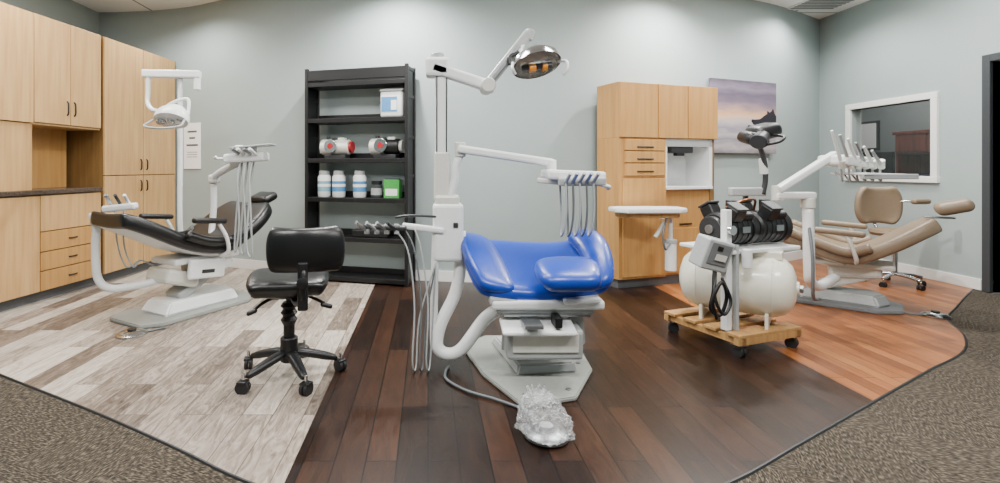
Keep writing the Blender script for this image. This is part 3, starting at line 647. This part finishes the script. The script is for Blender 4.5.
# one horizontal receiver tank, domed ends, lying diagonally so one dome faces the room
TA = math.radians(-58); td = Vector((math.cos(TA), math.sin(TA), 0)); TL = .7; tr_ = .205; tc_ = Vector((.02, -.02, .41)); t0 = tc_-td*TL/2
lathe('tank', K, [(.01, 0), (tr_*.4, .008), (tr_*.7, .03), (tr_*.9, .07), (tr_, .13), (tr_, TL-.13), (tr_*.9, TL-.07), (tr_*.7, TL-.03), (tr_*.4, TL-.008), (.01, TL)], CREAM, tuple(t0), tuple(td), 40)
for i, u in enumerate((.13, TL-.13)): lathe('tank_weld_%d' % i, K, [(tr_+.001, -.004), (tr_+.003, 0), (tr_+.001, .004)], CREAM, tuple(t0+td*u), tuple(td), 40)
te = tc_+td*TL/2
cyl('tank_bung_ring', K, tuple(te-td*.01), tuple(te+td*.008), .045, CREAM); cyl('tank_bung', K, tuple(te), tuple(te+td*.03), .026, STEEL)
cyl('tank_drain', K, (tc_.x, tc_.y, .165), (tc_.x, tc_.y, .22), .015, STEEL)
for i, u in enumerate((-.19, .19)):
    q = tc_+td*u; box('saddle_%d' % i, K, (q.x, q.y, .2), (.02, .34, .1), CREAM, (0, 0, TA), .004)
    box('platform_riser_%d' % i, K, (q.x, q.y, .62), (.16, .14, .05), CREAM, (0, 0, TA), .004)
box('motor_platform', K, (.05, -.02, .655), (.66, .4, .025), WHITE, bev=.006)
bx('platform_leg', K, (.3, .15, .152), (.33, .18, .65), WHITE)
bx('front_post', K, (-.285, -.2, .152), (-.24, -.155, .93), WHITE); bx('front_post_b', K, (-.225, -.22, .152), (-.2, -.19, .7), LGREY)
cyl('filter_bowl', K, (-.17, -.25, .56), (-.17, -.25, .68), .03, WHITE); cyl('gauge', K, (-.26, -.205, .8), (-.26, -.23, .8), .03, CHROME)
for i, x in enumerate((-.1, .22)):
    y = -.06
    cyl('motor_%d' % i, K, (x-.13, y, .79), (x+.12, y, .79), .108, BLKP, n=30)
    for f_ in range(4): cyl('fin_%d_%d' % (i, f_), K, (x-.09+.05*f_, y, .79), (x-.078+.05*f_, y, .79), .112, BLKP, n=30)
    cyl('fan_cowl_%d' % i, K, (x+.1, y, .79), (x+.15, y, .79), .118, BLKP, n=30); cyl('crankcase_%d' % i, K, (x-.17, y, .79), (x-.12, y, .79), .085, DGREY)
    cyl('fan_hub_%d' % i, K, (x-.18, y, .79), (x-.165, y, .79), .03, STEEL)
    for h in (-1, 1):
        box('cylinder_head_%d_%d' % (i, h+1), K, (x-.05, y+.09*h, .9), (.09, .09, .08), BLKP, (h*-.5, 0, 0), .008)
        box('head_cap_%d_%d' % (i, h+1), K, (x-.05, y+.11*h, .945), (.1, .1, .016), DGREY, (h*-.5, 0, 0), .004)
    cyl('intake_%d' % i, K, (x+.03, y, .9), (x+.03, y, .98), .035, BLKP)
    box('nameplate_%d' % i, K, (x+.03, y-.111, .79), (.07, .004, .04), STEEL, bev=0)
    box('capacitor_%d' % i, K, (x+.06, y-.08, .88), (.1, .06, .05), BLKP, (.5, 0, 0), .015)
tube('copper_line', K, [(-.15, -.08, .93), (-.05, -.13, .98), (.1, -.1, .98), (.2, -.02, .9), (.28, .05, .66)], .008, M('copper_pipe', '#a86a40', .3, .9))
box('control_box', K, (-.37, -.16, .65), (.2, .12, .2), LGREY, (.2, .25, -.1), .012); box('control_face', K, (-.375, -.224, .65), (.15, .006, .14), MGREY, (.2, .25, -.1), .003)
box('control_switch', K, (-.38, -.235, .69), (.04, .01, .03), BLKP, (.2, .25, -.1)); box('control_label', K, (-.37, -.23, .63), (.08, .006, .04), OFFW, (.2, .25, -.1), 0)
box('box_bracket', K, (-.29, -.17, .62), (.08, .03, .04), STEEL)
tube('power_cord', K, [(-.37, -.18, .55), (-.4, -.2, .42), (-.4, -.18, .3), (-.34, -.2, .26), (-.31, -.22, .38), (-.38, -.24, .48), (-.43, -.22, .36), (-.37, -.2, .24)], .011, BLKP)
tube('power_cord_b', K, [(-.36, -.18, .54), (-.42, -.23, .38), (-.37, -.25, .28), (-.3, -.24, .36), (-.35, -.22, .5)], .01, BLKP)

# ---------------------------------------------------------------- centre chair
C = Root('dental_chair', (.62, 2.95, 0), 0, True)
rows = [
 [(.241, 3.25, .735), (.325, 3.25, .775), (.598, 3.25, .755), (.858, 3.25, .745), (1.0, 3.25, .79), (1.11, 3.25, .775)],
 [(.20, 3.05, .715), (.317, 3.05, .70), (.561, 3.05, .65), (.805, 3.05, .65), (.988, 3.05, .73), (1.11, 3.05, .71)],
 [(.245, 2.85, .63), (.353, 2.85, .60), (.525, 2.85, .555), (.724, 2.85, .57), (.952, 2.85, .61), (1.08, 2.85, .64)],
 [(.29, 2.75, .555), (.380, 2.74, .53), (.506, 2.73, .52), (.671, 2.73, .52), (.891, 2.74, .54), (1.01, 2.76, .57)]]
gridpad('seat_shell_cushion', C, rows, .1, BLUE)
gridpad('left_wing', C, [[(.2, 3.27, .81), (.24, 3.28, .81), (.42, 3.27, .78)], [(.2, 3.05, .77), (.24, 3.02, .75), (.46, 3.02, .69)], [(.26, 2.82, .64), (.3, 2.8, .61), (.5, 2.8, .57)], [(.3, 2.74, .57), (.34, 2.73, .55), (.5, 2.73, .54)]], .07, BLUE)
gridpad('right_wing', C, [[(.84, 3.2, .79), (.99, 3.22, .85), (1.09, 3.22, .82)], [(.88, 3.0, .77), (1.04, 3.0, .81), (1.12, 3.0, .75)], [(.9, 2.8, .62), (1.02, 2.8, .66), (1.08, 2.82, .6)], [(.88, 2.72, .55), (.99, 2.72, .57), (1.03, 2.76, .54)]], .09, BLUE)
gridpad('toe_cushion', C, [[(.6, 2.86, .69), (.7, 2.88, .71), (.85, 2.88, .71), (.95, 2.86, .7)], [(.57, 2.76, .68), (.7, 2.76, .70), (.85, 2.76, .7), (.96, 2.76, .69)],
                          [(.57, 2.62, .65), (.68, 2.62, .67), (.84, 2.62, .67), (.94, 2.63, .66)], [(.62, 2.55, .61), (.7, 2.54, .62), (.82, 2.54, .62), (.9, 2.56, .61)]], .1, BLUE)
box('under_pan', C, (.66, 2.98, .47), (.62, .5, .05), WHITE, (.1, 0, 0), .015)
box('seat_bracket_l', C, (.42, 2.84, .46), (.16, .2, .04), LGREY, (0, .1, 0), .008); box('seat_bracket_r', C, (.84, 2.82, .475), (.2, .22, .03), WHITE, (0, -.05, 0), .01)
box('mech_bar', C, (.65, 2.82, .415), (.54, .12, .04), LGREY, bev=.01); cyl('pivot_rod', C, (.42, 2.78, .39), (.9, 2.78, .39), .018, STEEL)
prism_xz('lift_plate_l', C, [(.44, .42), (.5, .42), (.52, .3), (.48, .16), (.42, .16)], 2.85, 2.88, LGREY); prism_xz('lift_plate_r', C, [(.82, .42), (.88, .42), (.9, .2), (.84, .16), (.8, .3)], 2.85, 2.88, LGREY)
box('front_step', C, (.6, 2.74, .33), (.4, .16, .025), WHITE, (.25, 0, 0), .01); box('front_box', C, (.64, 2.82, .24), (.42, .2, .17), LGREY, (.1, 0, 0), .02)
box('front_face', C, (.64, 2.715, .25), (.36, .01, .11), OFFW, (.1, 0, 0), .004)
box('rear_tower', C, (.66, 3.12, .26), (.3, .26, .42), WHITE, bev=.03)
box('slide', C, (.56, 2.7, .36), (.1, .14, .02), STEEL, bev=.003); box('latch', C, (.7, 2.72, .37), (.04, .1, .06), BLKP, bev=.006)
prism('base_plate', C, [(.22, 3.33), (.4, 3.5), (.9, 3.5), (1.0, 3.36), (.96, 2.92), (.76, 2.56), (.47, 2.47), (.31, 2.86)], .006, .03, PLATEG, .006)
prism('base_block', C, [(.42, 3.36), (.88, 3.36), (.86, 2.86), (.5, 2.82)], .03, .08, LGREY, .01, taper=.9)
for i, (x, y) in enumerate(((.5, 2.58), (.74, 2.64), (.9, 3.0))): cyl('bolt_%d' % i, C, (x, y, .029), (x, y, .036), .014, STEEL, n=8)

P = Root('dental_light_and_post', (.1, 3.15, 0), 0, True)
tube('support_tube', P, [(.2, 3.15, .8), (.205, 3.15, .6), (.17, 3.12, .42), (.08, 3.06, .25), (.055, 3.02, .13), (.11, 3.0, .085), (.2, 2.98, .12), (.33, 2.96, .3), (.42, 2.95, .37)], .038, WHITE, 16)
tube('vertical_feed', P, [(.05, 3.1, .8), (.04, 3.1, .5), (.035, 3.05, .2), (.04, 3.02, .1)], .024, WHITE, 14)
box('unit_body', P, (.125, 3.15, .8), (.19, .16, .36), WHITE, bev=.025, seg=3); box('unit_cap', P, (.12, 3.15, 1.0), (.15, .13, .06), OFFW, bev=.015)
box('unit_switch', P, (.17, 3.065, .85), (.03, .01, .03), DGREY)
box('post', P, (.085, 3.15, 1.4), (.08, .075, .8), WHITE, bev=.008); box('post_sleeve', P, (.085, 3.15, 1.15), (.095, .09, .3), OFFW, bev=.01)
for q in (-1, 1): box('post_channel_%d' % (q+1), P, (.085+.03*q, 3.111, 1.53), (.008, .006, .5), DGREY, bev=0)
box('post_head', P, (.06, 3.15, 1.83), (.15, .12, .12), WHITE, bev=.02); cyl('post_pivot', P, (.06, 3.15, 1.87), (.06, 3.15, 1.92), .04, LGREY)
box('arm_1', P, (.22, 3.13, 1.765), (.42, .08, .07), WHITE, (0, .32, 0), .016)
cyl('elbow', P, (.37, 3.05, 1.71), (.37, 3.2, 1.71), .045, OFFW)
box('arm_2', P, (.5, 3.12, 1.88), (.42, .06, .06), LGREY, (0, -.9, 0), .014); box('arm_2_spring', P, (.47, 3.085, 1.84), (.3, .014, .03), STEEL, (0, -.9, 0), .006)
cyl('wrist', P, (.62, 3.12, 2.0), (.64, 3.12, 2.06), .03, LGREY); tube('drop', P, [(.62, 3.12, 2.0), (.58, 3.1, 1.95), (.56, 3.08, 1.89)], .014, WHITE)
lathe('reflector', P, [(.03, -.06), (.1, -.05), (.14, -.015), (.15, .03), (.142, .03), (.13, -.005), (.09, -.035), (.02, -.045)], CHROME, (.655, 3.05, 1.85), (.15, -.4, -1), 30)
lathe('lens', P, [(.138, 0), (.138, .006), (.01, .008)], LENS, (.66, 3.04, 1.83), (.15, -.4, -1), 30)
cyl('bulb_housing', P, (.57, 3.04, 1.81), (.75, 3.02, 1.82), .02, DGREY); cyl('bulb_amber', P, (.61, 3.02, 1.8), (.65, 3.02, 1.805), .025, AMBER); cyl('bulb_amber_b', P, (.69, 3.02, 1.81), (.72, 3.02, 1.81), .025, AMBER)
tube('lamp_yoke', P, [(.56, 3.08, 1.91), (.5, 3.06, 1.88), (.5, 3.05, 1.83)], .012, BLKP)
tube('lamp_handle', P, [(.79, 3.04, 1.85), (.83, 3.0, 1.84), (.83, 2.98, 1.79), (.81, 3.0, 1.76)], .009, WHITE); tube('lamp_handle_l', P, [(.51, 3.0, 1.83), (.5, 2.96, 1.79), (.52, 2.98, 1.76)], .009, WHITE)
Dl = Root('dental_delivery_unit', (.6, 3.1, 0), 0, True)
tube('arm_column', Dl, [(.14, 3.12, 1.02), (.165, 3.12, 1.12), (.17, 3.12, 1.2), (.2, 3.12, 1.28)], .026, WHITE)
box('arm', Dl, (.48, 3.1, 1.275), (.6, .07, .05), WHITE, (0, .15, 0), .014); cyl('arm_start', Dl, (.2, 3.12, 1.27), (.2, 3.12, 1.36), .035, OFFW); cyl('arm_end', Dl, (.76, 3.08, 1.14), (.76, 3.08, 1.25), .03, WHITE)
box('head', Dl, (.88, 3.05, 1.155), (.34, .24, .06), WHITE, (0, .04, 0), .018); box('head_front', Dl, (.9, 2.92, 1.12), (.28, .03, .05), LGREY, bev=.01)
tube('head_handle', Dl, [(.98, 2.95, 1.11), (1.02, 2.92, 1.1), (1.06, 2.93, 1.09), (1.07, 2.98, 1.08)], .012, WHITE)
box('side_bar', Dl, (.72, 2.98, 1.12), (.14, .03, .03), OFFW, (0, .1, 0), .008)
for q in range(5):
    x = .8+.04*q
    cyl('handpiece_%d' % q, Dl, (x, 2.9, 1.12), (x+.01, 2.84, 1.17), .01, STEEL if q % 2 else LGREY)
    tube('hose_%d' % q, Dl, [(x, 2.9, 1.12), (x, 2.89, .95), (x-.01, 2.9, .84), (x-.015, 2.95, .8), (x-.0, 3.0, .86), (x, 3.03, 1.1)], .006, HOSED if q % 2 else HOSE)
As = Sub(P)
box('assistant_arm', As, (-.03, 3.08, .83), (.26, .05, .035), WHITE, (0, .12, 0), .01); box('assistant_holder', As, (-.26, 3.04, .84), (.26, .06, .03), DGREY, (0, .05, 0), .01)
for q in range(4):
    x = -.37+.06*q
    cyl('assistant_instrument_%d' % q, As, (x, 3.04, .82), (x-.05, 2.92, .88), .009, (STEEL, LGREY, STEEL, BLKP)[q]); cyl('assistant_socket_%d' % q, As, (x, 3.03, .8), (x, 3.03, .86), .016, LGREY)
tube('assistant_upper_rod', As, [(-.2, 3.04, .9), (-.1, 3.05, .91), (.06, 3.08, .9)], .008, DGREY)
for q, x in enumerate((-.08, -.04, .0)):
    tube('assistant_hose_%d' % q, As, [(-.2+.06*q, 3.04, .83), (x-.04, 3.0, .7), (x, 2.95, .4), (x-.01, 2.9, .08), (x+.01, 2.95, .03), (x+.03, 3.02, .3), (.05, 3.08, .62)], .005, HOSE if q != 1 else HOSED)

def baglike():
    f = Root('foot_control_in_plastic_bag', (.525, 2.24, .006))
    lathe('disc', f, [(.07, .004), (.1, .008), (.1, .02), (.08, .035), (.03, .042), (.002, .043)], STEEL, (0.0, -.02, 0)); cyl('center', f, (.0, -.02, .04), (.0, -.02, .055), .03, LGREY)
    bm = bmesh.new(); bmesh.ops.create_icosphere(bm, subdivisions=5, radius=1)
    for v in bm.verts:
        d = v.co.normalized(); n1 = noise.noise(d*1.9+Vector((3, 1, 7))); n2 = abs(noise.noise(d*5)); n3 = abs(noise.noise(d*11))
        r = 1+.2*n1+.22*n2+.08*n3
        x = d.x*r*.115; y = d.y*r*.14; z = max(0.002, .045+d.z*r*.045)
        if d.y > .3:
            z += (d.y-.3)*.11*(1+n2); x *= 1-.25*(d.y-.3)
        v.co = Vector((x, y, z))
    me = bpy.data.meshes.new('bag'); bm.to_mesh(me); bm.free(); smooth(me)
    m = bpy.data.materials.new('clear_crinkled_plastic'); m.use_nodes = True; nt = m.node_tree; nt.nodes.clear()
    o = nt.nodes.new('ShaderNodeOutputMaterial'); mx = nt.nodes.new('ShaderNodeMixShader'); t_ = nt.nodes.new('ShaderNodeBsdfTransparent')
    t_.inputs[0].default_value = (.98, .98, .98, 1)
    pb = nt.nodes.new('ShaderNodeBsdfPrincipled'); pb.inputs['Base Color'].default_value = lin('#c4c6c8'); pb.inputs['Roughness'].default_value = .1
    lw = nt.nodes.new('ShaderNodeLayerWeight'); lw.inputs['Blend'].default_value = .15
    ns = nt.nodes.new('ShaderNodeTexNoise'); ns.inputs['Scale'].default_value = 20; ns.inputs['Detail'].default_value = 4; ns.inputs['Distortion'].default_value = 1.5
    tc = nt.nodes.new('ShaderNodeTexCoord'); nt.links.new(tc.outputs['Object'], ns.inputs['Vector'])
    bp = nt.nodes.new('ShaderNodeBump'); bp.inputs['Distance'].default_value = .02; nt.links.new(ns.outputs['Fac'], bp.inputs['Height']); nt.links.new(bp.outputs[0], pb.inputs['Normal'])
    sb = nt.nodes.new('ShaderNodeMath'); sb.operation = 'SUBTRACT'; sb.inputs[1].default_value = .5; nt.links.new(ns.outputs['Fac'], sb.inputs[0])
    ab = nt.nodes.new('ShaderNodeMath'); ab.operation = 'ABSOLUTE'; nt.links.new(sb.outputs[0], ab.inputs[0])
    cr = nt.nodes.new('ShaderNodeMapRange'); cr.inputs['From Min'].default_value = 0; cr.inputs['From Max'].default_value = .025; cr.inputs['To Min'].default_value = .7; cr.inputs['To Max'].default_value = .1
    nt.links.new(ab.outputs[0], cr.inputs['Value'])
    ad = nt.nodes.new('ShaderNodeMath'); ad.operation = 'MULTIPLY_ADD'; ad.inputs[1].default_value = .4; nt.links.new(lw.outputs['Facing'], ad.inputs[0]); nt.links.new(cr.outputs[0], ad.inputs[2])
    nt.links.new(ad.outputs[0], mx.inputs[0]); nt.links.new(t_.outputs[0], mx.inputs[1]); nt.links.new(pb.outputs[0], mx.inputs[2]); nt.links.new(mx.outputs[0], o.inputs[0])
    link('plastic_bag', me, f, m)
    tube('tubing', f, [(.0, .08, .02), (-.02, .15, .012), (-.06, .22, .008), (-.18, .32, .01), (-.32, .42, .01), (-.42, .56, .01), (-.42, .68, .01), (-.4, .74, .012)], .008, HOSED)
baglike()

for x in (-2.2, 4.9):
    o = Root('wall_outlet', (x, wallY(x)-.006, .4), wallA(x)); box('plate', o, (0, 0, 0), (.075, .006, .12), TRIMW, bev=.002)
    for q in (-1, 1): box('socket_%d' % (q+1), o, (0, -.004, .028*q), (.03, .004, .035), LGREY, bev=.001)

# ---------------------------------------------------------------- lights
def area(name, loc, sx, sy, power, col=(1, .98, .95)):
    l = bpy.data.lights.new(name, 'AREA'); l.shape = 'RECTANGLE'; l.size = sx; l.size_y = sy; l.energy = power; l.color = col
    o = bpy.data.objects.new(name, l); sc.collection.objects.link(o); o.location = loc; return o
for i, (x, y) in enumerate(LIGHTS):
    area('troffer_lamp', (x, y, CEIL-.03), 1.14, .54, 78 if i < 4 else 108)
for i, (x, y, pw) in enumerate(DL):
    l = bpy.data.lights.new('downlight_spot', 'SPOT'); l.energy = pw*380; l.spot_size = math.radians(155); l.spot_blend = .7; l.shadow_soft_size = .06; l.color = (1, .98, .94)
    o = bpy.data.objects.new('downlight_spot', l); sc.collection.objects.link(o); o.location = (x, y, CEIL-.03)
area('office_fill', (6.5, 7.2, CEIL-.05), .8, .8, 50)  # added fill light, no fixture behind it; brightens the room beyond the window
wd = bpy.data.worlds.new('World'); sc.world = wd; wd.use_nodes = True
wd.node_tree.nodes['Background'].inputs[0].default_value = (.7, .75, .8, 1); wd.node_tree.nodes['Background'].inputs[1].default_value = .3

# ---------------------------------------------------------------- camera
cam = bpy.data.cameras.new('camera'); co = bpy.data.objects.new('camera', cam); sc.collection.objects.link(co)
cam.sensor_width = 36; cam.lens = 18; co.location = (0, 0, 1.2); co.rotation_euler = (math.radians(90), 0, 0)
cam.shift_x = .072; cam.shift_y = -.0735; cam.clip_start = .05
sc.camera = co
